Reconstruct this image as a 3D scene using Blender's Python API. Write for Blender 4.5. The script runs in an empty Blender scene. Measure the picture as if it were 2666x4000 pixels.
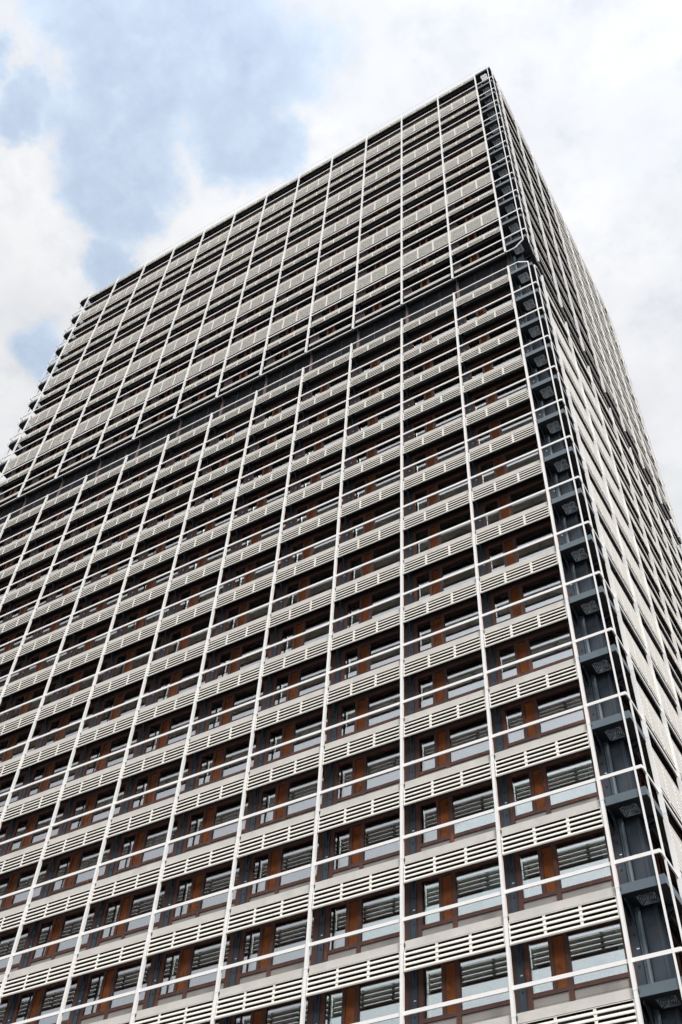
import bpy, math, random
from mathutils import Matrix, Vector

random.seed(7)
S = bpy.context.scene
COL = S.collection
R = math.radians

# ------------------------------------------------------------------ camera
Z0 = 62.77                       # height of the handrail just below the louvre band
cam = bpy.data.cameras.new("camera")
cam_o = bpy.data.objects.new("camera", cam)
COL.objects.link(cam_o)
CR = ((0.859195, 0.509701, 0.044594), (-0.372959, 0.683582, -0.627389), (-0.350264, 0.522418, 0.777428))
CP = Vector((8.873, -30.987, -61.171 + Z0))
cam_o.matrix_world = Matrix(((CR[0][0], -CR[1][0], -CR[2][0], CP.x),
                             (CR[0][1], -CR[1][1], -CR[2][1], CP.y),
                             (CR[0][2], -CR[1][2], -CR[2][2], CP.z),
                             (0, 0, 0, 1)))
FPX = 4114.8
cam.sensor_fit = 'VERTICAL'
cam.sensor_height = 36.0
cam.lens = 36.0 * FPX / 4000.0
cam.clip_start = 0.1
cam.clip_end = 6000
S.camera = cam_o


def project(p):
    d = Vector(p) - CP
    v = [sum(CR[i][j] * d[j] for j in range(3)) for i in range(3)]
    return (1333 + FPX * v[0] / v[2], 2000 + FPX * v[1] / v[2], v[2])


# ------------------------------------------------------------------ light
SUN_EL, SUN_AZ = R(48), R(50)    # the sun stands behind the camera, a little to the right
sd = Vector((math.sin(SUN_AZ) * math.cos(SUN_EL), -math.cos(SUN_AZ) * math.cos(SUN_EL), math.sin(SUN_EL)))
sun = bpy.data.lights.new("sun", 'SUN')
sun.energy = 2.5
sun.angle = R(14)
sun.color = (1.0, 0.955, 0.9)
sun_o = bpy.data.objects.new("sun", sun)
sun_o.rotation_euler = sd.to_track_quat('Z', 'Y').to_euler()
sun_o.location = (40, -80, 140)
COL.objects.link(sun_o)

W = bpy.data.worlds.new("World")
S.world = W
W.use_nodes = True
nt = W.node_tree
nt.nodes.clear()


def N(tree, kind, **kw):
    n = tree.nodes.new(kind)
    for k, v in kw.items():
        if k.startswith('i_'):
            n.inputs[int(k[2:])].default_value = v
        else:
            setattr(n, k, v)
    return n


def build_sky():
    L = nt.links.new
    sky = N(nt, 'ShaderNodeTexSky')
    sky.sky_type = 'NISHITA'
    sky.sun_disc = False
    sky.sun_elevation = SUN_EL
    sky.sun_rotation = math.atan2(sd.x, sd.y)
    sky.air_density = 1.0
    sky.dust_density = 0.6
    sky.ozone_density = 3.0
    bg_sky = N(nt, 'ShaderNodeBackground', i_1=0.14)
    L(sky.outputs[0], bg_sky.inputs[0])
    tc = N(nt, 'ShaderNodeTexCoord')
    sep = N(nt, 'ShaderNodeSeparateXYZ')
    L(tc.outputs['Generated'], sep.inputs[0])
    zc = N(nt, 'ShaderNodeMath', operation='MAXIMUM', i_1=0.06)
    L(sep.outputs[2], zc.inputs[0])
    px = N(nt, 'ShaderNodeMath', operation='DIVIDE')
    py = N(nt, 'ShaderNodeMath', operation='DIVIDE')
    L(sep.outputs[0], px.inputs[0]); L(zc.outputs[0], px.inputs[1])
    L(sep.outputs[1], py.inputs[0]); L(zc.outputs[0], py.inputs[1])
    P = N(nt, 'ShaderNodeCombineXYZ')          # a flat cloud layer seen from below
    L(px.outputs[0], P.inputs[0]); L(py.outputs[0], P.inputs[1])

    def noise(scale, detail, rough, off, dist=0.0):
        mp = N(nt, 'ShaderNodeMapping')
        mp.inputs[1].default_value = off
        L(P.outputs[0], mp.inputs[0])
        n = N(nt, 'ShaderNodeTexNoise')
        n.inputs['Scale'].default_value = scale
        n.inputs['Detail'].default_value = detail
        n.inputs['Roughness'].default_value = rough
        n.inputs['Distortion'].default_value = dist
        L(mp.outputs[0], n.inputs[0])
        return n.outputs[0]
    n1 = noise(11.0, 9, 0.6, (3.1, 1.7, 0), 0.25)
    n2 = noise(3.2, 5, 0.55, (0.4, 5.2, 0))
    n3 = noise(34.0, 7, 0.62, (9.4, 2.2, 0), 0.2)
    gaps = [(-0.268, 0.170, 0.105), (-0.318, 0.115, 0.11), (-0.411, 0.185, 0.085), (-0.372, 0.135, 0.085),
            (-0.285, 0.235, 0.065), (-0.445, 0.235, 0.065), (-0.50, 0.285, 0.05), (-0.62, 0.335, 0.06),
            (-0.465, 0.12, 0.04), (-0.455, 0.06, 0.04), (-0.25, 0.10, 0.10), (-0.30, 0.02, 0.15)]
    nd = N(nt, 'ShaderNodeTexNoise')
    nd.inputs['Scale'].default_value = 7.0
    nd.inputs['Detail'].default_value = 6
    nd.inputs['Roughness'].default_value = 0.6
    L(P.outputs[0], nd.inputs[0])
    w0 = N(nt, 'ShaderNodeVectorMath', operation='SUBTRACT')
    w0.inputs[1].default_value = (0.5, 0.5, 0.5)
    L(nd.outputs['Color'], w0.inputs[0])
    w1 = N(nt, 'ShaderNodeVectorMath', operation='MULTIPLY')
    w1.inputs[1].default_value = (0.17, 0.17, 0.0)
    L(w0.outputs[0], w1.inputs[0])
    PW_ = N(nt, 'ShaderNodeVectorMath', operation='ADD')
    L(P.outputs[0], PW_.inputs[0]); L(w1.outputs[0], PW_.inputs[1])
    acc = None
    for gx, gy, r in gaps:
        d = N(nt, 'ShaderNodeVectorMath', operation='DISTANCE')
        L(PW_.outputs[0], d.inputs[0])
        d.inputs[1].default_value = (gx, gy, 0)
        m = N(nt, 'ShaderNodeMapRange', interpolation_type='SMOOTHSTEP')
        m.inputs[1].default_value = 0.0
        m.inputs[2].default_value = r * 1.35
        m.inputs[3].default_value = 1.0
        m.inputs[4].default_value = 0.0
        L(d.outputs['Value'], m.inputs[0])
        if acc is None:
            acc = m.outputs[0]
        else:
            x = N(nt, 'ShaderNodeMath', operation='SMOOTH_MAX')
            x.inputs[2].default_value = 0.15
            L(acc, x.inputs[0]); L(m.outputs[0], x.inputs[1])
            acc = x.outputs[0]

    def mad(a, mul, add):
        x = N(nt, 'ShaderNodeMath', operation='MULTIPLY_ADD', i_1=mul, i_2=add)
        L(a, x.inputs[0])
        return x.outputs[0]

    def plus(a, b):
        x = N(nt, 'ShaderNodeMath', operation='ADD')
        L(a, x.inputs[0]); L(b, x.inputs[1])
        return x.outputs[0]
    v = plus(plus(acc, mad(n1, 1.3, -0.65)), mad(n3, 0.55, -0.275))
    cov = N(nt, 'ShaderNodeMapRange', interpolation_type='SMOOTHSTEP')
    cov.inputs[1].default_value = 0.02
    cov.inputs[2].default_value = 0.85
    cov.inputs[3].default_value = 1.0
    cov.inputs[4].default_value = 0.62
    L(v, cov.inputs[0])
    # cloud brightness: white to pale violet grey
    w = plus(mad(n2, 1.5, -0.25), mad(n1, 0.35, -0.17))
    # the layer is thicker (greyer) to the east
    w = plus(w, mad(px.outputs[0], -0.55, 0.02))
    ramp = N(nt, 'ShaderNodeValToRGB')
    ramp.color_ramp.elements[0].position = 0.18
    ramp.color_ramp.elements[0].color = (0.70, 0.725, 0.775, 1)
    ramp.color_ramp.elements[1].position = 0.72
    ramp.color_ramp.elements[1].color = (0.96, 0.97, 0.985, 1)
    L(w, ramp.inputs[0])
    thin = N(nt, 'ShaderNodeMapRange')
    thin.inputs[1].default_value = 0.72
    thin.inputs[2].default_value = 0.9
    L(cov.outputs[0], thin.inputs[0])
    tint = N(nt, 'ShaderNodeMix', data_type='RGBA')     # thin veil of cloud over the blue
    tint.inputs[6].default_value = (0.84, 0.96, 1.09, 1)
    L(thin.outputs[0], tint.inputs[0])
    L(ramp.outputs[0], tint.inputs[7])
    bg_c = N(nt, 'ShaderNodeBackground', i_1=0.66)
    # thin cloud is brighter towards the sun
    dt = N(nt, 'ShaderNodeVectorMath', operation='DOT_PRODUCT')
    L(tc.outputs['Generated'], dt.inputs[0])
    dt.inputs[1].default_value = tuple(sd)
    dm = N(nt, 'ShaderNodeMath', operation='MAXIMUM', i_1=0.0)
    L(dt.outputs['Value'], dm.inputs[0])
    dp = N(nt, 'ShaderNodeMath', operation='POWER', i_1=2.5)
    L(dm.outputs[0], dp.inputs[0])
    L(mad(dp.outputs[0], 0.9, 0.60), bg_c.inputs[1])
    L(tint.outputs[2], bg_c.inputs[0])
    mix = N(nt, 'ShaderNodeMixShader')
    wisp = N(nt, 'ShaderNodeMath', operation='ADD', use_clamp=True)
    L(cov.outputs[0], wisp.inputs[0]); L(mad(plus(n1, n3), 0.35, -0.38), wisp.inputs[1])
    L(wisp.outputs[0], mix.inputs[0])
    L(bg_sky.outputs[0], mix.inputs[1])
    L(bg_c.outputs[0], mix.inputs[2])
    out = N(nt, 'ShaderNodeOutputWorld')
    L(mix.outputs[0], out.inputs[0])


build_sky()
S.view_settings.view_transform = 'Standard'
S.view_settings.look = 'None'
S.view_settings.exposure = 0.55
S.view_settings.gamma = 1.0
S.view_settings.use_curve_mapping = False
S.cycles.max_bounces = 6
S.cycles.transparent_max_bounces = 8
S.cycles.caustics_reflective = False
S.cycles.caustics_refractive = False

# ------------------------------------------------------------------ materials
MATS = {}


def mat(name, col, rough=0.5, spots=None, spot_scale=3.0, spot_lo=0.55, spot_hi=0.7, spec=0.5, metal=0.0,
        streak=False, var=0.12):
    """painted / bare surface with faint unevenness and, if asked, patches (rust, stains) of a second colour"""
    m = bpy.data.materials.new(name)
    m.use_nodes = True
    t = m.node_tree
    b = t.nodes['Principled BSDF']
    b.inputs['Roughness'].default_value = rough
    b.inputs['Specular IOR Level'].default_value = spec
    b.inputs['Metallic'].default_value = metal
    geo = N(t, 'ShaderNodeNewGeometry')
    mp = N(t, 'ShaderNodeMapping')
    mp.inputs[3].default_value = (1, 1, 0.25) if streak else (1, 1, 1)
    t.links.new(geo.outputs['Position'], mp.inputs[0])
    n = N(t, 'ShaderNodeTexNoise')
    n.inputs['Scale'].default_value = 1.3
    n.inputs['Detail'].default_value = 6
    t.links.new(mp.outputs[0], n.inputs[0])
    r = N(t, 'ShaderNodeValToRGB')
    r.color_ramp.elements[0].position = 0.3
    r.color_ramp.elements[1].position = 0.7
    r.color_ramp.elements[0].color = tuple(c * (1 - var) for c in col) + (1,)
    r.color_ramp.elements[1].color = tuple(min(1, c * (1 + var)) for c in col) + (1,)
    t.links.new(n.outputs[0], r.inputs[0])
    colour = r.outputs[0]
    if spots:
        n2 = N(t, 'ShaderNodeTexNoise')
        n2.inputs['Scale'].default_value = spot_scale
        n2.inputs['Detail'].default_value = 8
        n2.inputs['Roughness'].default_value = 0.65
        t.links.new(mp.outputs[0], n2.inputs[0])
        mr = N(t, 'ShaderNodeMapRange')
        mr.inputs[1].default_value = spot_lo
        mr.inputs[2].default_value = spot_hi
        t.links.new(n2.outputs[0], mr.inputs[0])
        mx = N(t, 'ShaderNodeMix', data_type='RGBA')
        mx.inputs[7].default_value = tuple(spots) + (1,)
        t.links.new(mr.outputs[0], mx.inputs[0])
        t.links.new(colour, mx.inputs[6])
        colour = mx.outputs[2]
    t.links.new(colour, b.inputs['Base Color'])
    MATS[name] = m
    return m


mat('white_paint', (0.80, 0.785, 0.765), 0.4, (0.55, 0.36, 0.24), 2.6, 0.69, 0.80, var=0.03)
mat('cream_enamel', (0.83, 0.79, 0.715), 0.45, (0.52, 0.48, 0.41), 2.0, 0.60, 0.78, var=0.04)
mat('pale_concrete', (0.56, 0.54, 0.50), 0.85, (0.50, 0.48, 0.45), 1.1, 0.50, 0.66, spec=0.2, var=0.07)
mat('rusty_brown', (0.095, 0.036, 0.025), 0.6, (0.30, 0.07, 0.022), 4.0, 0.58, 0.72, streak=True, var=0.25)
mat('orange_brown', (0.40, 0.125, 0.036), 0.6, (0.10, 0.03, 0.015), 3.0, 0.55, 0.72, var=0.25)
mat('navy_steel', (0.029, 0.044, 0.062), 0.45, (0.05, 0.06, 0.07), 2.0, 0.5, 0.75, var=0.15)
mat('blue_grey_steel', (0.085, 0.115, 0.138), 0.5, (0.065, 0.09, 0.11), 1.5, 0.5, 0.7, var=0.06)
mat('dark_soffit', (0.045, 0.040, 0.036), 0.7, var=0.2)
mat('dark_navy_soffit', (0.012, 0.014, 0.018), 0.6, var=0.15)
mat('dark_brown_steel', (0.03, 0.02, 0.018), 0.6, var=0.2)
mat('awning_cloth', (0.075, 0.088, 0.11), 0.32, var=0.15)
mat('black_louvre', (0.03, 0.034, 0.04), 0.5, var=0.2)
mat('grey_louvre', (0.085, 0.09, 0.10), 0.5, var=0.12)
mat('louvre_seam', (0.11, 0.12, 0.13), 0.5)
mat('pink_brown_steel', (0.16, 0.105, 0.095), 0.6, var=0.15)
mat('taupe_panel', (0.33, 0.305, 0.28), 0.6, (0.28, 0.255, 0.235), 1.2, 0.5, 0.7, var=0.05)
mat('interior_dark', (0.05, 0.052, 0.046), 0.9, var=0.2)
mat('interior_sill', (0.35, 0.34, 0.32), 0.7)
mat('curtain_white', (0.88, 0.90, 0.87), 0.9, var=0.04)
mat('leaf_green', (0.06, 0.14, 0.03), 0.6, (0.11, 0.22, 0.05), 9.0, 0.45, 0.6)
mat('pot_clay', (0.30, 0.13, 0.07), 0.8)
mat('white_plastic', (0.8, 0.8, 0.8), 0.35, var=0.03)
mat('paving', (0.075, 0.075, 0.073), 0.9, (0.055, 0.055, 0.054), 0.3, 0.45, 0.65, var=0.15)


def make_glass():
    m = bpy.data.materials.new('window_glass')
    m.use_nodes = True
    t = m.node_tree
    t.nodes.clear()
    tr = N(t, 'ShaderNodeBsdfTransparent')
    tr.inputs[0].default_value = (0.84, 0.97, 0.91, 1)
    gl = N(t, 'ShaderNodeBsdfGlossy')
    gl.inputs[0].default_value = (0.93, 0.95, 1.0, 1)
    gl.inputs['Roughness'].default_value = 0.015
    # rolled sheets are never quite flat
    geo = N(t, 'ShaderNodeNewGeometry')
    n = N(t, 'ShaderNodeTexNoise')
    n.inputs['Scale'].default_value = 0.7
    n.inputs['Detail'].default_value = 1
    t.links.new(geo.outputs['Position'], n.inputs[0])
    bp = N(t, 'ShaderNodeBump')
    bp.inputs['Strength'].default_value = 0.006
    bp.inputs['Distance'].default_value = 0.05
    t.links.new(n.outputs[0], bp.inputs['Height'])
    t.links.new(bp.outputs[0], gl.inputs['Normal'])
    fr = N(t, 'ShaderNodeFresnel')
    fr.inputs[0].default_value = 1.5
    ad = N(t, 'ShaderNodeMath', operation='MULTIPLY_ADD', i_1=0.6, i_2=0.36, use_clamp=True)
    t.links.new(fr.outputs[0], ad.inputs[0])
    mx = N(t, 'ShaderNodeMixShader')
    t.links.new(ad.outputs[0], mx.inputs[0])
    t.links.new(tr.outputs[0], mx.inputs[1])
    t.links.new(gl.outputs[0], mx.inputs[2])
    o = N(t, 'ShaderNodeOutputMaterial')
    t.links.new(mx.outputs[0], o.inputs[0])
    MATS['window_glass'] = m


make_glass()


# ------------------------------------------------------------------ mesh helpers
class MB:
    """collects polygons, each with a material name, and links them as ONE mesh object"""

    def __init__(s):
        s.v, s.f, s.m = [], [], []

    def poly(s, pts, m):
        k = len(s.v)
        s.v += [tuple(p) for p in pts]
        s.f.append(tuple(range(k, k + len(pts))))
        s.m.append(m)

    def box(s, x0, x1, y0, y1, z0, z1, m):
        k = len(s.v)
        s.v += [(x0, y0, z0), (x1, y0, z0), (x1, y1, z0), (x0, y1, z0),
                (x0, y0, z1), (x1, y0, z1), (x1, y1, z1), (x0, y1, z1)]
        for q in ((0, 3, 2, 1), (4, 5, 6, 7), (0, 1, 5, 4), (1, 2, 6, 5), (2, 3, 7, 6), (3, 0, 4, 7)):
            s.f.append(tuple(k + i for i in q))
            s.m.append(m)

    def prism(s, pts, axis, a0, a1, m):
        """closed outline extruded along an axis; pts are the two other coordinates in order"""
        def P(p, a):
            return {'x': (a, p[0], p[1]), 'y': (p[0], a, p[1]), 'z': (p[0], p[1], a)}[axis]
        n = len(pts)
        k = len(s.v)
        s.v += [P(p, a0) for p in pts] + [P(p, a1) for p in pts]
        s.f.append(tuple(range(k, k + n))[::-1]); s.m.append(m)
        s.f.append(tuple(range(k + n, k + 2 * n))); s.m.append(m)
        for i in range(n):
            j = (i + 1) % n
            s.f.append((k + i, k + j, k + n + j, k + n + i)); s.m.append(m)

    def bar(s, p, q, w, h, m):
        """square bar between two points"""
        p, q = Vector(p), Vector(q)
        d = (q - p).normalized()
        up = Vector((0, 0, 1)) if abs(d.z) < 0.9 else Vector((0, 1, 0))
        a = d.cross(up).normalized() * (w / 2)
        b = a.cross(d).normalized() * (h / 2)
        k = len(s.v)
        for c in (p, q):
            s.v += [tuple(c - a - b), tuple(c + a - b), tuple(c + a + b), tuple(c - a + b)]
        for f in ((0, 3, 2, 1), (4, 5, 6, 7), (0, 1, 5, 4), (1, 2, 6, 5), (2, 3, 7, 6), (3, 0, 4, 7)):
            s.f.append(tuple(k + i for i in f)); s.m.append(m)

    def cyl(s, c0, c1, r, m, n=12):
        c0, c1 = Vector(c0), Vector(c1)
        d = (c1 - c0).normalized()
        up = Vector((0, 0, 1)) if abs(d.z) < 0.9 else Vector((0, 1, 0))
        a = d.cross(up).normalized()
        b = a.cross(d)
        k = len(s.v)
        for c in (c0, c1):
            s.v += [tuple(c + (a * math.cos(2 * math.pi * i / n) + b * math.sin(2 * math.pi * i / n)) * r) for i in range(n)]
        for i in range(n):
            j = (i + 1) % n
            s.f.append((k + i, k + j, k + n + j, k + n + i)); s.m.append(m)
        s.f.append(tuple(range(k, k + n))[::-1]); s.m.append(m)
        s.f.append(tuple(range(k + n, k + 2 * n))); s.m.append(m)

    def add(s, o, M):
        k = len(s.v)
        a, b, c = M[0], M[1], M[2]
        s.v += [(a[0] * x + a[1] * y + a[2] * z + a[3], b[0] * x + b[1] * y + b[2] * z + b[3],
                 c[0] * x + c[1] * y + c[2] * z + c[3]) for x, y, z in o.v]
        s.f += [tuple(i + k for i in f) for f in o.f]
        s.m += o.m

    def flipped(s, fx, fy):
        """mirror image about x=0 and / or y=0"""
        o = MB()
        o.v = [(-x if fx else x, -y if fy else y, z) for x, y, z in s.v]
        o.f = [f[::-1] for f in s.f] if fx != fy else list(s.f)
        o.m = list(s.m)
        return o

    def mesh(s, name):
        me = bpy.data.meshes.new(name)
        me.from_pydata(s.v, [], s.f)
        names = list(dict.fromkeys(s.m))
        for n in names:
            me.materials.append(MATS[n])
        ix = {n: i for i, n in enumerate(names)}
        me.polygons.foreach_set('material_index', [ix[n] for n in s.m])
        me.update()
        return me

    def obj(s, name, parent=None):
        return link(name, s.mesh(name), parent)


def link(name, data, parent=None, M=None):
    o = bpy.data.objects.new(name, data)
    COL.objects.link(o)
    if parent:
        o.parent = parent
    if M is not None:
        o.matrix_basis = M
    return o


def tag(o, label=None, cat=None, group=None, kind=None):
    for k, v in (('label', label), ('category', cat), ('group', group), ('kind', kind)):
        if v:
            o[k] = v


# ------------------------------------------------------------------ dimensions
BAY = 4.0
NB, NR = 12, 7                       # bays on the long front, bays on the right-hand end
CX, CY = 1.62, 1.70                  # width of an open corner
FLOOR = 3.4
K = [Z0 - FLOOR * k for k in range(17)]            # handrails below the louvre band
ZA = Z0 + 3.733                                    # handrail of the louvre storey
ZB = Z0 + 5.932                                    # lower end of the upper cage
J = [Z0 + 8.048 + 3.416 * (10 - j) for j in range(11)]
ZE = Z0 + 46.30                                    # rail round the roof
X_L = -BAY * NB                                    # last front post
Y_R = 2 * CY + BAY * NR                            # rear plane of the cage
TOP, BOT, SOF = -0.82, -1.13, -0.95                # slab top, lower edge of its fascia, underside, below its rail
BASE = K[-1] - 2.2
LEVELS = [('e', ZE)] + [('j%d' % i, z) for i, z in enumerate(J)] + [('a', ZA)] + [('k%d' % i, z) for i, z in enumerate(K)]


def front(i, z):                     # frame of the front bay that lies left of post i
    return Matrix.Translation((-BAY * (i + 1), 0, z))


def right(r, z):                     # frame of the right-hand bay that lies behind post r
    return Matrix(((0, -1, 0, CX), (1, 0, 0, CY + BAY * r), (0, 0, 1, z), (0, 0, 0, 1)))


def seen_size(M, x0, x1, z0, z1):
    q = [project(M @ Vector((x, 0, z))) for x, z in ((x0, z0), (x1, z0), (x1, z1), (x0, z1))]
    cx, cy = sum(p[0] for p in q) / 4, sum(p[1] for p in q) / 4
    if not (-60 < cx < 2726 and -60 < cy < 4060):
        return 0
    return abs(sum(q[i][0] * q[(i + 1) % 4][1] - q[(i + 1) % 4][0] * q[i][1] for i in range(4))) / 2


tower = bpy.data.objects.new('office_tower', None)
COL.objects.link(tower)
tower.location = (0, 0, 0)
tag(tower, 'tall office tower behind a white cage of posts, handrails and slotted cream sunscreens', 'office tower')


# ------------------------------------------------------------------ one slotted, saw-toothed sunscreen
def screen_mb(n, z_top, x0=0.085, x1=3.935, flat=False):
    """a folded sheet: rows of round-ended slots with an outward ridge under every row"""
    b = MB()
    p = 0.187
    hs = 0.112 if n == 4 else 0.092
    yo, yi = -0.041, -0.029
    m = 'cream_enamel'
    sw = (x1 - x0) / 3
    ra = 0.04
    for k in range(n):
        if flat:
            hs, yo = (0.10, yi - 0.004) if k == n - 1 else (0.04, yi - 0.004)
        zt = z_top - p * k
        zb = zt - hs                                      # flat strip with three slots
        zm = (zt + zb) / 2
        hh = hs / 2 - 0.003
        for q in range(3):
            a, c = x0 + sw * q, x0 + sw * (q + 1)
            l, r = a + 0.05, c - 0.05
            arc = [(l + ra - ra * math.cos(R(t)), hh * math.sin(R(t))) for t in (0, 30, 60, 90)] + \
                  [(r - ra + ra * math.cos(R(t)), hh * math.sin(R(t))) for t in (90, 60, 30, 0)]
            b.poly([(a, yi, zm), (a, yi, zt), (c, yi, zt), (c, yi, zm)] + [(x, yi, zm + h) for x, h in arc[::-1]], m)
            b.poly([(c, yi, zm), (c, yi, zb), (a, yi, zb), (a, yi, zm)] + [(x, yi, zm - h) for x, h in arc], m)
        r = p - hs                                        # the ridge below the slots
        pr = [(yi, zb), (yo + 0.002, zb - 0.022), (yo, zb - 0.045), (yo + 0.002, zb - 0.068), (yi, zb - r)]
        for (ya, za), (yb, zc) in zip(pr, pr[1:]):
            b.poly([(x0, ya, za), (x0, yb, zc), (x1, yb, zc), (x1, ya, za)], m)
        for xx in (x0, x1):
            b.poly([(xx,) + w for w in pr], m)
        for q in range(3):                                # lip turned in and up behind each slot
            a, c = x0 + sw * q + 0.04, x0 + sw * (q + 1) - 0.04
            b.poly([(a, yi, zb), (c, yi, zb), (c, yi + 0.05, zb + 0.05), (a, yi + 0.05, zb + 0.05)], m)
        if k in (1, n - 1):                               # fixing pins to the posts
            for s0, s1 in ((0.0, x0 + 0.02), (x1 - 0.02, BAY)):
                b.box(s0, s1, -0.02, 0.0, zb - 0.06, zb - 0.035, 'white_paint')
    b.box(x0, x1, yi - 0.012, yi + 0.004, z_top - 0.006, z_top + 0.012, m)
    b.box(x0, x1, yi + 0.003, yi + 0.03, z_top - p * n - 0.02, z_top - p * n + 0.004, m)
    return b


SCREEN4 = screen_mb(4, -1.205)
SCREEN10 = screen_mb(10, -1.205)
FLAT4 = screen_mb(4, -1.205, flat=True)            # the end wall has flatter sheets with narrower slots
FLAT10 = screen_mb(10, -1.205, flat=True)


# ------------------------------------------------------------------ one window bay (fixed between two columns)
XC = 0.02
WX = dict(l=XC + 0.15, p0=0.36, p1=1.09, s0=1.24, s1=1.615, b0=1.79, b1=3.62, r=BAY + XC - 0.15)
WY = 0.85
ZS0, ZS1, ZH0, ZH1 = -0.03, 0.12, 1.87, 2.02


def frame_mb():
    b = MB()
    w = WX
    m = 'rusty_brown'
    f0, f1 = WY - 0.03, WY + 0.10
    b.box(w['l'], w['p0'], f0, f1, TOP, ZH0, m)
    b.box(w['p1'], w['s0'], f0, f1, ZS1, ZH0, m)
    b.box(w['s1'], w['b0'], f0, f1, TOP, ZH0, m)
    b.box(w['b1'], w['r'], f0, f1, TOP, ZH0, m)
    b.box(w['p0'], w['s1'], f0 + 0.003, f1 + 0.02, ZS0, ZS1, m)
    b.box(w['b0'], w['b1'], f0 + 0.003, f1 + 0.02, ZS0, ZS1, m)
    b.box(w['l'], w['r'], f0 - 0.004, f1, ZH0, ZH1, m)
    b.box(w['l'], w['r'], f0 + 0.02, f1, ZH1, 2.448, 'dark_brown_steel')
    b.box(w['l'] + 0.02, w['r'] - 0.02, f1 + 0.022, f1 + 0.26, ZS0 + 0.03, ZS1 - 0.02, 'interior_sill')
    return b


def pane_mb(a, c):
    b = MB()
    b.box(a - 0.01, c + 0.01, WY + 0.03, WY + 0.042, ZS1 - 0.01, ZH0 + 0.01, 'window_glass')
    return b


def shutter_mb():
    b = MB()
    a, c = WX['s0'] - 0.005, WX['s1'] + 0.005
    b.box(a, c, WY + 0.055, WY + 0.08, ZS1 - 0.005, ZH0 + 0.005, 'orange_brown')
    n = 29
    st = (ZH0 - ZS1) / n
    for k in range(n):
        z = ZS1 + st * k
        b.poly([(a, WY - 0.005, z), (c, WY - 0.005, z), (c, WY + 0.018, z + st * 0.9), (a, WY + 0.018, z + st * 0.9)], 'orange_brown')
    return b


def parapet_mb():
    b = MB()
    for a, c in ((WX['p0'], WX['s1']), (WX['b0'], WX['b1'])):
        b.box(a - 0.01, c + 0.01, WY + 0.012, WY + 0.06, TOP - 0.02, -0.33, 'taupe_panel')
        b.box(a - 0.01, c + 0.01, WY + 0.012, WY + 0.06, -0.322, ZS0 + 0.01, 'taupe_panel')
    return b


def awning_mb():
    b = MB()
    b.cyl((0.24, 0.60, -1.075), (3.93, 0.60, -1.075), 0.10, 'awning_cloth', 16)
    b.box(0.30, 3.86, 0.58, 0.62, -1.20, -1.172, 'dark_brown_steel')
    for x in (0.20, 3.93):
        b.box(x, x + 0.04, 0.46, 0.74, -1.21, SOF - 0.003, 'navy_steel')
    return b


def bracket_mb():
    """cantilever under the slab at a column"""
    b = MB()
    pts = [(0.14, SOF - 0.004), (0.14, -1.10), (0.30, -1.15), (0.48, -1.27), (0.66, -1.5), (0.80, -1.9), (0.80, SOF - 0.004)]
    b.prism(pts, 'x', -0.03 + XC, 0.03 + XC, 'navy_steel')
    b.box(-0.10 + XC, 0.10 + XC, 0.50, 0.70, -1.30, -1.12, 'navy_steel')
    return b


def louvre_frame_mb(h0, h1):
    b = MB()
    b.box(XC - 0.14, XC + 0.06, WY - 0.06, WY + 0.04, h0, h1, 'pink_brown_steel')
    for x in (1.30, 2.57):
        b.box(x, x + 0.018, WY - 0.012, WY + 0.05, h0 + 0.02, h1 - 0.02, 'louvre_seam')
    return b


def louvre_mb(h0, h1):
    b = MB()
    a, c = XC + 0.08, BAY - 0.16
    b.box(a, c, WY + 0.07, WY + 0.09, h0, h1, 'grey_louvre')
    n = int((h1 - h0) / 0.11)
    st = (h1 - h0) / n
    for k in range(n):
        z = h0 + st * k
        b.poly([(a, WY - 0.005, z), (c, WY - 0.005, z), (c, WY + 0.03, z + st * 0.93), (a, WY + 0.03, z + st * 0.93)], 'grey_louvre')
    return b


def slab_edge_mb(y0):
    b = MB()
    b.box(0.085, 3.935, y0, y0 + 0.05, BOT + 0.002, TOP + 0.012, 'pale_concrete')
    return b


# ------------------------------------------------------------------ large parts of the tower
def slab(name, z):
    """one floor plate, cut back at the four open corners"""
    b = MB()
    f = 0.09 if name[0] in 'ka' else 0.185
    x0, x1, y0, y1 = X_L - CX + f, CX - f, f, Y_R - f
    a0, a1, c0, c1 = X_L - 0.004, 0.004, CY - 0.004, Y_R - CY + 0.004
    pts = [(a0, y0), (a1, y0), (a1, c0), (x1, c0), (x1, c1), (a1, c1), (a1, y1), (a0, y1), (a0, c1), (x0, c1), (x0, c0), (a0, c0)]
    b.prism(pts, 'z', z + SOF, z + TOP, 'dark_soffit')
    o = b.obj('balcony_slab', tower)
    fe, re = MB(), MB()
    ed = slab_edge_mb(f - 0.052)
    for i in range(NB):
        fe.add(ed, front(i, z))
    for r in range(NR):
        re.add(ed, right(r, z))
    fe.obj('slab_edge', o)
    re.obj('slab_edge', o)


for nm, z in LEVELS:
    slab(nm, z)

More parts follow.
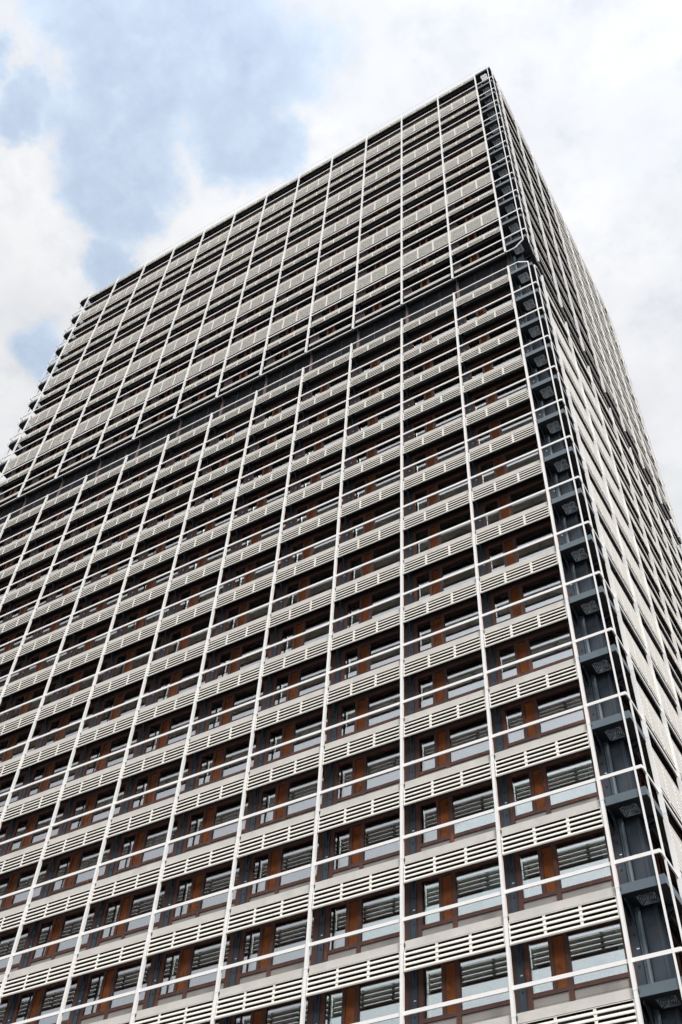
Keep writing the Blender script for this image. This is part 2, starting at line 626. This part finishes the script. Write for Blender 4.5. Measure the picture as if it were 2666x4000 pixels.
b = MB()                                       # closed wall behind the unseen faces, and the dark core of the plan
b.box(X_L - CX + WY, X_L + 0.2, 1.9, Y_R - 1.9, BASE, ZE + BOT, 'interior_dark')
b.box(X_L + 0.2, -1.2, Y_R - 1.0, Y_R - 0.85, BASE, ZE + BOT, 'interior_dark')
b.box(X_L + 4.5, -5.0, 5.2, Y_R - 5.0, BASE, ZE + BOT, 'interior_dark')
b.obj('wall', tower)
b = MB()                                       # plain dark base storey below the picture
b.box(X_L - 0.4, 0.4, 1.2, Y_R - 1.2, 0.0, BASE + 0.4, 'taupe_panel')
b.obj('base_storey', tower)
b = MB()                                       # strip under the roof and over the top windows
b.box(X_L, 0.0, WY + 0.01, WY + 0.1, J[0] + 2.452, ZE + BOT - 0.004, 'dark_brown_steel')
b.box(CX - WY - 0.1, CX - WY - 0.01, CY, Y_R - CY, J[0] + 2.452, ZE + BOT - 0.004, 'dark_brown_steel')
b.obj('roof_fascia', tower)

# posts of the cage
PW = 0.056


def post(x, y, z0, z1, w=PW, d=0.062, ox=0.0, oy=0.0):
    b = MB()
    b.box(x - w, x + w + ox, y - d - oy, y + d, z0, z1, 'white_paint')
    # sleeve joints between storeys
    for z in K + [ZA] + J:
        if z0 < z - 0.95 < z1 and w == PW:
            b.box(x - w - 0.006, x + w + ox + 0.006, y - d - oy - 0.006, y + d + 0.006, z - 0.955, z - 0.93, 'white_paint')
            b.box(x - w - 0.05, x + w + 0.05, y + d * 0.2, y + d + 0.03, z - 1.02, z - 0.90, 'navy_steel')
    return b.obj('facade_post', tower)


for i in range(NB + 1):
    post(-BAY * i, 0, BASE, ZA + 0.03, oy=0.02)
    post(-BAY * i, 0, ZB - 0.03, ZE - 0.75, oy=0.02)
    post(-BAY * i, 0, ZE - 0.752, ZE + 0.02, 0.022, 0.022)
for r in range(NR + 1):
    post(CX, CY + BAY * r, BASE, ZA + 0.03, PW, PW, ox=0.05)
    post(CX, CY + BAY * r, ZB - 0.03, ZE - 0.75, PW, PW, ox=0.05)
    post(CX, CY + BAY * r, ZE - 0.752, ZE + 0.02, 0.022, 0.022)
C1X, C2Y = CX - 0.26, 0.42
for (px, py) in ((C1X, 0), (CX, C2Y), (X_L - C1X, 0), (X_L - CX, C2Y), (CX, Y_R - C2Y), (C1X, Y_R)):
    post(px, py, BASE, ZA - 0.6, 0.032, 0.032)
    post(px, py, ZB + 0.6, ZE - 0.5, 0.032, 0.032)


# handrails: each runs the whole way round
def handrail(z, h, t, knee=0.0):
    b = MB()
    w = t / 2
    m = 'white_paint'
    if not knee:
        b.box(X_L - CX, CX, -w, w, z - h, z + h, m)
        b.box(CX - w, CX + w, w, Y_R - w, z - h, z + h, m)
        b.box(X_L - CX - w, X_L - CX + w, w, CY + 2.4, z - h, z + h, m)
        b.box(-0.5, CX, Y_R - w, Y_R + w, z - h, z + h, m)
    else:
        b.box(X_L - 0.72, 0.72, -w, w, z - h, z + h, m)
        b.box(CX - w, CX + w, CY - 0.72, Y_R - CY + 0.72, z - h, z + h, m)
        b.bar((0.71, 0, z), (C1X, 0, z + knee), t, 2 * h, m)
        b.bar((CX, CY - 0.71, z), (CX, C2Y, z + knee), t, 2 * h, m)
        b.bar((X_L - 0.71, 0, z), (X_L - C1X, 0, z + knee), t, 2 * h, m)
        b.bar((CX, Y_R - CY + 0.71, z), (CX, Y_R - C2Y, z + knee), t, 2 * h, m)
    return b.obj('handrail', tower)


for nm, z in LEVELS:
    if nm[0] in 'jk':
        handrail(z, 0.068, 0.05)
handrail(ZA, 0.05, 0.05, -0.62)
handrail(ZB, 0.05, 0.05, 0.62)
handrail(ZE, 0.03, 0.012, -0.42)


# navy columns between the windows, with a small white tag and two hooks per storey
def column(M, zlo, zhi, rows):
    b = MB()
    b.box(XC - 0.148, XC + 0.148, WY - 0.05, WY + 0.2, zlo, zhi, 'navy_steel')
    b.box(XC - 0.148, XC - 0.112, WY - 0.072, WY - 0.05, zlo, zhi, 'navy_steel')
    b.box(XC + 0.112, XC + 0.148, WY - 0.072, WY - 0.05, zlo, zhi, 'navy_steel')
    for z in rows:
        b.box(XC + 0.0, XC + 0.09, WY - 0.058, WY - 0.048, z + 0.77, z + 0.81, 'white_plastic')
        for dz in (0.2, 1.25):
            b.box(XC + 0.015, XC + 0.045, WY - 0.085, WY - 0.05, z + dz, z + dz + 0.07, 'black_louvre')
    o = b.obj('column', tower)
    o.matrix_basis = M


for i in range(1, NB):
    column(Matrix.Translation((-BAY * i, 0, 0)), BASE, K[0] + 2.44, K)
    column(Matrix.Translation((-BAY * i, 0, 0)), J[10] + TOP, J[0] + 2.44, [])
for r in range(0, NR + 1):
    M = right(r, 0)
    column(M, BASE, K[0] + 2.44, K)
    column(M, J[10] + TOP, J[0] + 2.44, [])

# louvre band of the plant storey
h0, h1 = TOP, J[10] + SOF - ZA - 0.003
lf, lm = louvre_frame_mb(h0, h1).mesh('louvre_frame'), louvre_mb(h0, h1).mesh('louvre_panel')
for M in [front(i, ZA) for i in range(NB)] + [right(r, ZA) for r in range(NR)]:
    o = link('louvre_panel', lm, tower, M)
    link('louvre_frame', lf, o)


# ------------------------------------------------------------------ repeated parts: the 100 that show largest, then the rest
def scatter(name, jobs, kinds, limit=100):
    """jobs: (size, matrix, kind); kinds: kind -> list of (sub-part name, MB), the first being the part itself"""
    jobs.sort(key=lambda j: -j[0])
    meshes = {k: [(n, m.mesh(n)) for n, m in ps] for k, ps in kinds.items()}
    rest = MB()
    for q, (s, M, k) in enumerate(jobs):
        if q < limit:
            root = None
            for n, me in meshes[k]:
                if root is None:
                    root = link(n, me, tower, M)
                else:
                    link(n, me, root)
        else:
            for n, m in kinds[k]:
                rest.add(m, M)
    if rest.v:
        o = rest.obj(name, tower)
        o['kind'] = 'stuff'


jobs = []
for nm, z in LEVELS:
    if nm == 'j10':
        continue
    for i in range(NB):
        wide = nm[0] == 'j' and int(nm[1:]) % 2 == 0
        M = front(i, z)
        jobs.append((seen_size(M, 0.1, 3.9, -3.1 if wide else -1.98, -1.13), M, 'tall' if wide else 'low'))
    for r in range(NR):
        if nm[0] == 'j' and r < 3:
            continue                              # open balconies: no screens here
        wide = nm[0] == 'k' and r < 2
        M = right(r, z)
        jobs.append((seen_size(M, 0.1, 3.9, -3.1 if wide else -1.98, -1.13), M, 'flat tall' if wide else 'flat low'))
scatter('sunscreen', jobs, {'low': [('sunscreen', SCREEN4)], 'tall': [('sunscreen', SCREEN10)],
                           'flat low': [('sunscreen', FLAT4)], 'flat tall': [('sunscreen', FLAT10)]})

jobs = []
for nm, z in LEVELS:
    if nm in 'ae':
        continue
    for M in [front(i, z) for i in range(NB)] + [right(r, z) for r in range(NR)]:
        jobs.append((seen_size(M, 0.1, 3.9, 0, 2), M, 'w'))
scatter('window', jobs, {'w': [('window', frame_mb()), ('pane', pane_mb(WX['p0'], WX['p1'])), ('pane', pane_mb(WX['b0'], WX['b1'])),
                               ('vent_shutter', shutter_mb()), ('parapet_panel', parapet_mb())]})

jobs, jobs2 = [], []
for nm, z in LEVELS:
    for M in [front(i, z) for i in range(NB)] + [right(r, z) for r in range(NR)]:
        jobs.append((seen_size(M, 0.1, 3.9, -1.4, -1.1), M, 'a'))
        jobs2.append((seen_size(M, -0.2, 0.2, -2, -1.1), M, 'b'))
scatter('awning_roller', jobs, {'a': [('awning_roller', awning_mb())]})
scatter('slab_bracket', jobs2, {'b': [('slab_bracket', bracket_mb())]})


# ------------------------------------------------------------------ open corners
HX0, HX1, HY0, HY1 = 0.44, 1.06, 0.34, 0.98


def corner_slab():
    b = MB()
    x0, x1, y0, y1 = 0.006, CX - 0.03, 0.03, CY - 0.006
    z0, z1 = BOT - 0.02, TOP + 0.015
    O = [(x0, y0), (x1, y0), (x1, y1), (x0, y1)]
    H = [(HX0, HY0), (HX1, HY0), (HX1, HY1), (HX0, HY1)]
    for i in range(4):
        j = (i + 1) % 4
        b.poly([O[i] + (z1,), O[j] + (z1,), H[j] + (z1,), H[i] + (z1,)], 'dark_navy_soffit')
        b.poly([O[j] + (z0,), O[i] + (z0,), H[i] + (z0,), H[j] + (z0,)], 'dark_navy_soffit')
        b.poly([O[i] + (z0,), O[j] + (z0,), O[j] + (z1,), O[i] + (z1,)], 'blue_grey_steel')
        b.poly([H[j] + (z0,), H[i] + (z0,), H[i] + (z1,), H[j] + (z1,)], 'navy_steel')
    return b


def corner_grating():
    b = MB()
    cx, cy = (HX0 + HX1) / 2, (HY0 + HY1) / 2
    z = BOT + 0.01
    n = 28
    for r in (0.065, 0.135, 0.205, 0.275):
        for i in range(n):
            a0, a1 = 2 * math.pi * i / n, 2 * math.pi * (i + 1) / n
            b.bar((cx + r * math.cos(a0), cy + r * math.sin(a0), z), (cx + r * math.cos(a1), cy + r * math.sin(a1), z), 0.024, 0.02, 'black_louvre')
    e = 0.02
    for p, q in (((HX0 - e, HY0 - e), (HX1 + e, HY1 + e)), ((HX0 - e, HY1 + e), (HX1 + e, HY0 - e))):
        b.bar((p[0], p[1], z - 0.012), (cx - (cx - p[0]) * 0.2, cy - (cy - p[1]) * 0.2, z - 0.012), 0.022, 0.016, 'black_louvre')
        b.bar((q[0], q[1], z - 0.012), (cx - (cx - q[0]) * 0.2, cy - (cy - q[1]) * 0.2, z - 0.012), 0.022, 0.016, 'black_louvre')
    return b


def corner_gusset(which):
    b = MB()
    zt = BOT - 0.023
    arc = [(0.2, zt), (0.2, zt - 0.12), (0.42, zt - 0.16), (0.58, zt - 0.26), (0.70, zt - 0.42), (0.78, zt - 0.62), (0.84, zt - 0.66), (0.84, zt)]
    if which < 2:
        b.prism(arc, 'x', (-0.06, 0.10)[which], (-0.03, 0.13)[which], 'navy_steel')
    else:
        arc = [(CX - 0.2, zt), (CX - 0.2, zt - 0.12), (CX - 0.42, zt - 0.16), (CX - 0.56, zt - 0.26), (CX - 0.66, zt - 0.42), (0.89, zt - 0.6), (0.89, zt)]
        b.prism(arc, 'y', 1.36, 1.39, 'navy_steel')
    return b


def corner_column(zlo, zhi, rows):
    b = MB()
    b.box(-0.24, -0.105, WY - 0.02, WY + 0.14, zlo, zhi, 'rusty_brown')
    b.box(-0.10, 0.14, WY - 0.005, CY + 0.05, zlo, zhi, 'navy_steel')
    b.box(0.14, 0.80, 1.15, CY + 0.06, zlo, zhi, 'navy_steel')
    b.box(0.80, 0.87, 1.10, CY + 0.05, zlo, zhi, 'navy_steel')
    b.box(0.775, 0.80, 1.12, 1.15, zlo, zhi, 'blue_grey_steel')
    b.cyl((0.235, 1.03, zlo), (0.235, 1.03, zhi), 0.095, 'blue_grey_steel', 14)
    b.box(0.16, 0.20, 0.90, 0.94, zlo, zhi, 'blue_grey_steel')
    b.box(0.34, 0.36, 1.12, 1.15, zlo, zhi, 'navy_steel')
    for z in rows:
        b.box(0.03, 0.12, WY - 0.016, WY - 0.004, z + 0.77, z + 0.81, 'white_plastic')
        b.box(0.0, 0.03, WY - 0.05, WY - 0.005, z + 0.2, z + 0.27, 'black_louvre')
        b.box(0.0, 0.03, WY - 0.05, WY - 0.005, z + 1.25, z + 1.32, 'black_louvre')
        b.box(0.37, 0.77, 1.144, 1.151, z + 1.62, z + 1.635, 'black_louvre')
    return b


CORNERS = [((0, 0), False, False), ((X_L, 0), True, False), ((0, Y_R), False, True)]
for (ox, oy), fx, fy in CORNERS:
    me = [m.flipped(fx, fy).mesh(n) for n, m in (('corner_balcony', corner_slab()), ('ring_grating', corner_grating()), ('gusset', corner_gusset(0)),
                                                   ('gusset', corner_gusset(1)), ('gusset', corner_gusset(2)))]
    for nm, z in LEVELS:
        o = link('corner_balcony', me[0], tower, Matrix.Translation((ox, oy, z)))
        link('ring_grating', me[1], o)
        if nm != 'e':
            for g in me[2:]:
                link('gusset', g, o)
    o = corner_column(BASE, J[0] + 2.9, K).flipped(fx, fy).obj('corner_column', tower)
    o.location = (ox, oy, 0)


# ------------------------------------------------------------------ curtains and things behind the glass
ORD = ['first', 'second', 'third', 'fourth', 'fifth', 'sixth', 'seventh', 'eighth', 'ninth', 'tenth', 'eleventh', 'twelfth',
       'thirteenth', 'fourteenth', 'fifteenth', 'sixteenth']


def curtain_mb(w):
    b = MB()
    n = max(3, int(w / 0.075))
    st = w / n
    for k in range(n):
        x = k * st
        b.box(x, x + st * 0.97, 0.0, 0.004, -0.005, ZH0 - ZS1 - 0.03, 'curtain_white')
        b.v[-8:] = [(vx, vy + (vx - x) * 0.45, vz) for vx, vy, vz in b.v[-8:]]
    b.box(0, w, -0.01, 0.03, ZH0 - ZS1 - 0.03, ZH0 - ZS1 + 0.02, 'white_plastic')
    return b


CUR = {}


def curtain(bay, k, x0, w, text):
    key = round(w, 2)
    if key not in CUR:
        CUR[key] = curtain_mb(w).mesh('curtain')
    o = link('curtain', CUR[key], None, Matrix.Translation((-BAY * (bay + 1) + x0, WY + 0.17, K[k] + ZS1)))
    tag(o, '%s, %s bay from corner, %s row below louvres' % (text, ORD[bay], ORD[k]), 'curtain', group='curtains behind the office windows')


FULL = 'white vertical blind across the wide pane'
FULLS = 'white vertical blind filling the narrow pane'
PART = 'white vertical blind half across wide pane'
SLIV = 'pale curtain strip at right of wide pane'
SLIVS = 'thin pale curtain at left of narrow pane'
done = {}
for bay, k, kind in ((0, 9, 'F'), (0, 9, 'f'), (1, 12, 'P'), (1, 12, 'f'), (3, 12, 'F'), (3, 12, 'f'), (0, 1, 's'), (0, 3, 's'), (0, 4, 's'),
                     (0, 10, 's'), (0, 11, 's'), (0, 12, 's'), (0, 13, 's'), (0, 5, 's'), (0, 6, 's'), (0, 10, 'n'), (0, 12, 'n'), (0, 13, 'n'),
                     (0, 4, 'n'), (1, 13, 'n'), (6, 5, 'F'), (7, 3, 'P'), (5, 8, 'P')):
    done[(bay, k, kind)] = 1
rng = random.Random(11)
for k in range(1, 15):
    for bay in range(0, 9):
        big = any((bay, k, q) in done for q in 'FPs')
        sm = any((bay, k, q) in done for q in 'fn')
        if not big and rng.random() < 0.42:
            done[(bay, k, 's' if rng.random() < 0.8 else ('P' if rng.random() < 0.7 else 'F'))] = 1
        if not sm and rng.random() < 0.6:
            done[(bay, k, 'n' if rng.random() < 0.72 else 'f')] = 1
for (bay, k, kind) in sorted(done):
    x, y, d = project((-BAY * (bay + 0.5), 1.0, K[k] + 1.0))
    if not (-100 < x < 2700 and -100 < y < 4100):
        continue
    if kind == 'F':
        curtain(bay, k, WX['b0'] + 0.02, 1.80, FULL)
    elif kind == 'P':
        curtain(bay, k, WX['b1'] - 0.86, 0.84, PART)
    elif kind == 's':
        curtain(bay, k, WX['b1'] - 0.24, 0.23, SLIV)
    elif kind == 'n':
        curtain(bay, k, WX['p0'] + 0.02, 0.17, SLIVS)
    else:
        curtain(bay, k, WX['p0'] + 0.02, 0.69, FULLS)


def on_plane(px, py, Y):
    d = Vector([sum(CR[i][j] * v for i, v in enumerate(((px - 1333) / FPX, (py - 2000) / FPX, 1))) for j in range(3)])
    return CP + d * ((Y - CP.y) / d.y)


def houseplant(px, py, k, label, h):
    x = on_plane(px, py, 1.08).x
    o = bpy.data.objects.new('potted_plant', None)
    COL.objects.link(o)
    o.location = (x, WY + 0.24, K[k] + ZS1 - 0.02)
    tag(o, label, 'plant', group='potted plants on window sills')
    p = MB()
    n = 14
    ring = lambda r, z: [(r * math.cos(2 * math.pi * i / n), r * math.sin(2 * math.pi * i / n), z) for i in range(n)]
    prof = [(0.06, 0.0), (0.085, 0.13), (0.095, 0.135), (0.095, 0.16), (0.08, 0.16), (0.075, 0.14)]
    for (r0, z0), (r1, z1) in zip(prof, prof[1:]):
        A, B2 = ring(r0, z0), ring(r1, z1)
        for i in range(n):
            j = (i + 1) % n
            p.poly([A[i], A[j], B2[j], B2[i]], 'pot_clay')
    p.obj('pot', o)
    g = MB()
    rg = random.Random(k)
    for s in range(26):
        a = rg.random() * 6.283
        hh = h * (0.45 + 0.55 * rg.random())
        rr = 0.05 + 0.20 * rg.random()
        q = Vector((rr * math.cos(a), rr * math.sin(a) * 0.5, 0.15 + hh))
        g.bar((0.02 * math.cos(a), 0.02 * math.sin(a), 0.13), tuple(q), 0.006, 0.006, 'leaf_green')
        for t in range(4):
            c = Vector((0, 0, 0.15)).lerp(q, 0.4 + 0.2 * t)
            d = Vector((rg.uniform(-1, 1), rg.uniform(-0.6, 0.6), rg.uniform(-0.3, 0.6))).normalized() * 0.09
            u = d.cross(Vector((rg.uniform(-1, 1), rg.uniform(-1, 1), 1))).normalized() * 0.028
            g.poly([c, c + d * 0.5 + u, c + d, c + d * 0.5 - u], 'leaf_green')
    g.obj('leaves', o)


houseplant(1541, 2557, 8, 'leafy green plant behind wide pane, third bay from corner, ninth row below louvres', 0.62)
houseplant(1487, 3279, 11, 'leafy green plant behind wide pane beside a white desk lamp', 0.55)

lx = on_plane(1461, 3350, 1.08).x
o = bpy.data.objects.new('desk_lamp', None)
COL.objects.link(o)
o.location = (lx, WY + 0.22, K[11] + ZS1 - 0.02)
tag(o, 'small white desk lamp with dome foot on the sill beside a plant', 'lamp')
p = MB()
n = 16
for k in range(4):
    r0, r1 = 0.13 * math.cos(R(22.5 * k)), 0.13 * math.cos(R(22.5 * (k + 1)))
    z0, z1 = 0.10 * math.sin(R(22.5 * k)), 0.10 * math.sin(R(22.5 * (k + 1)))
    for i in range(n):
        a, c = 2 * math.pi * i / n, 2 * math.pi * (i + 1) / n
        p.poly([(r0 * math.cos(a), r0 * math.sin(a), z0), (r0 * math.cos(c), r0 * math.sin(c), z0),
                (r1 * math.cos(c), r1 * math.sin(c), z1), (r1 * math.cos(a), r1 * math.sin(a), z1)], 'white_plastic')
p.obj('lamp_foot', o)
p = MB()
p.bar((0, 0, 0.09), (0.02, 0, 0.42), 0.012, 0.012, 'white_plastic')
p.bar((0.02, 0, 0.42), (0.10, 0, 0.50), 0.012, 0.012, 'white_plastic')
p.obj('lamp_stem', o)

# ------------------------------------------------------------------ ground
b = MB()
b.poly([(-2500, -2500, 0), (2500, -2500, 0), (2500, 2500, 0), (-2500, 2500, 0)], 'paving')
o = b.obj('ground')
tag(o, 'wide grey paved ground around the foot of the tower', None, kind='structure')
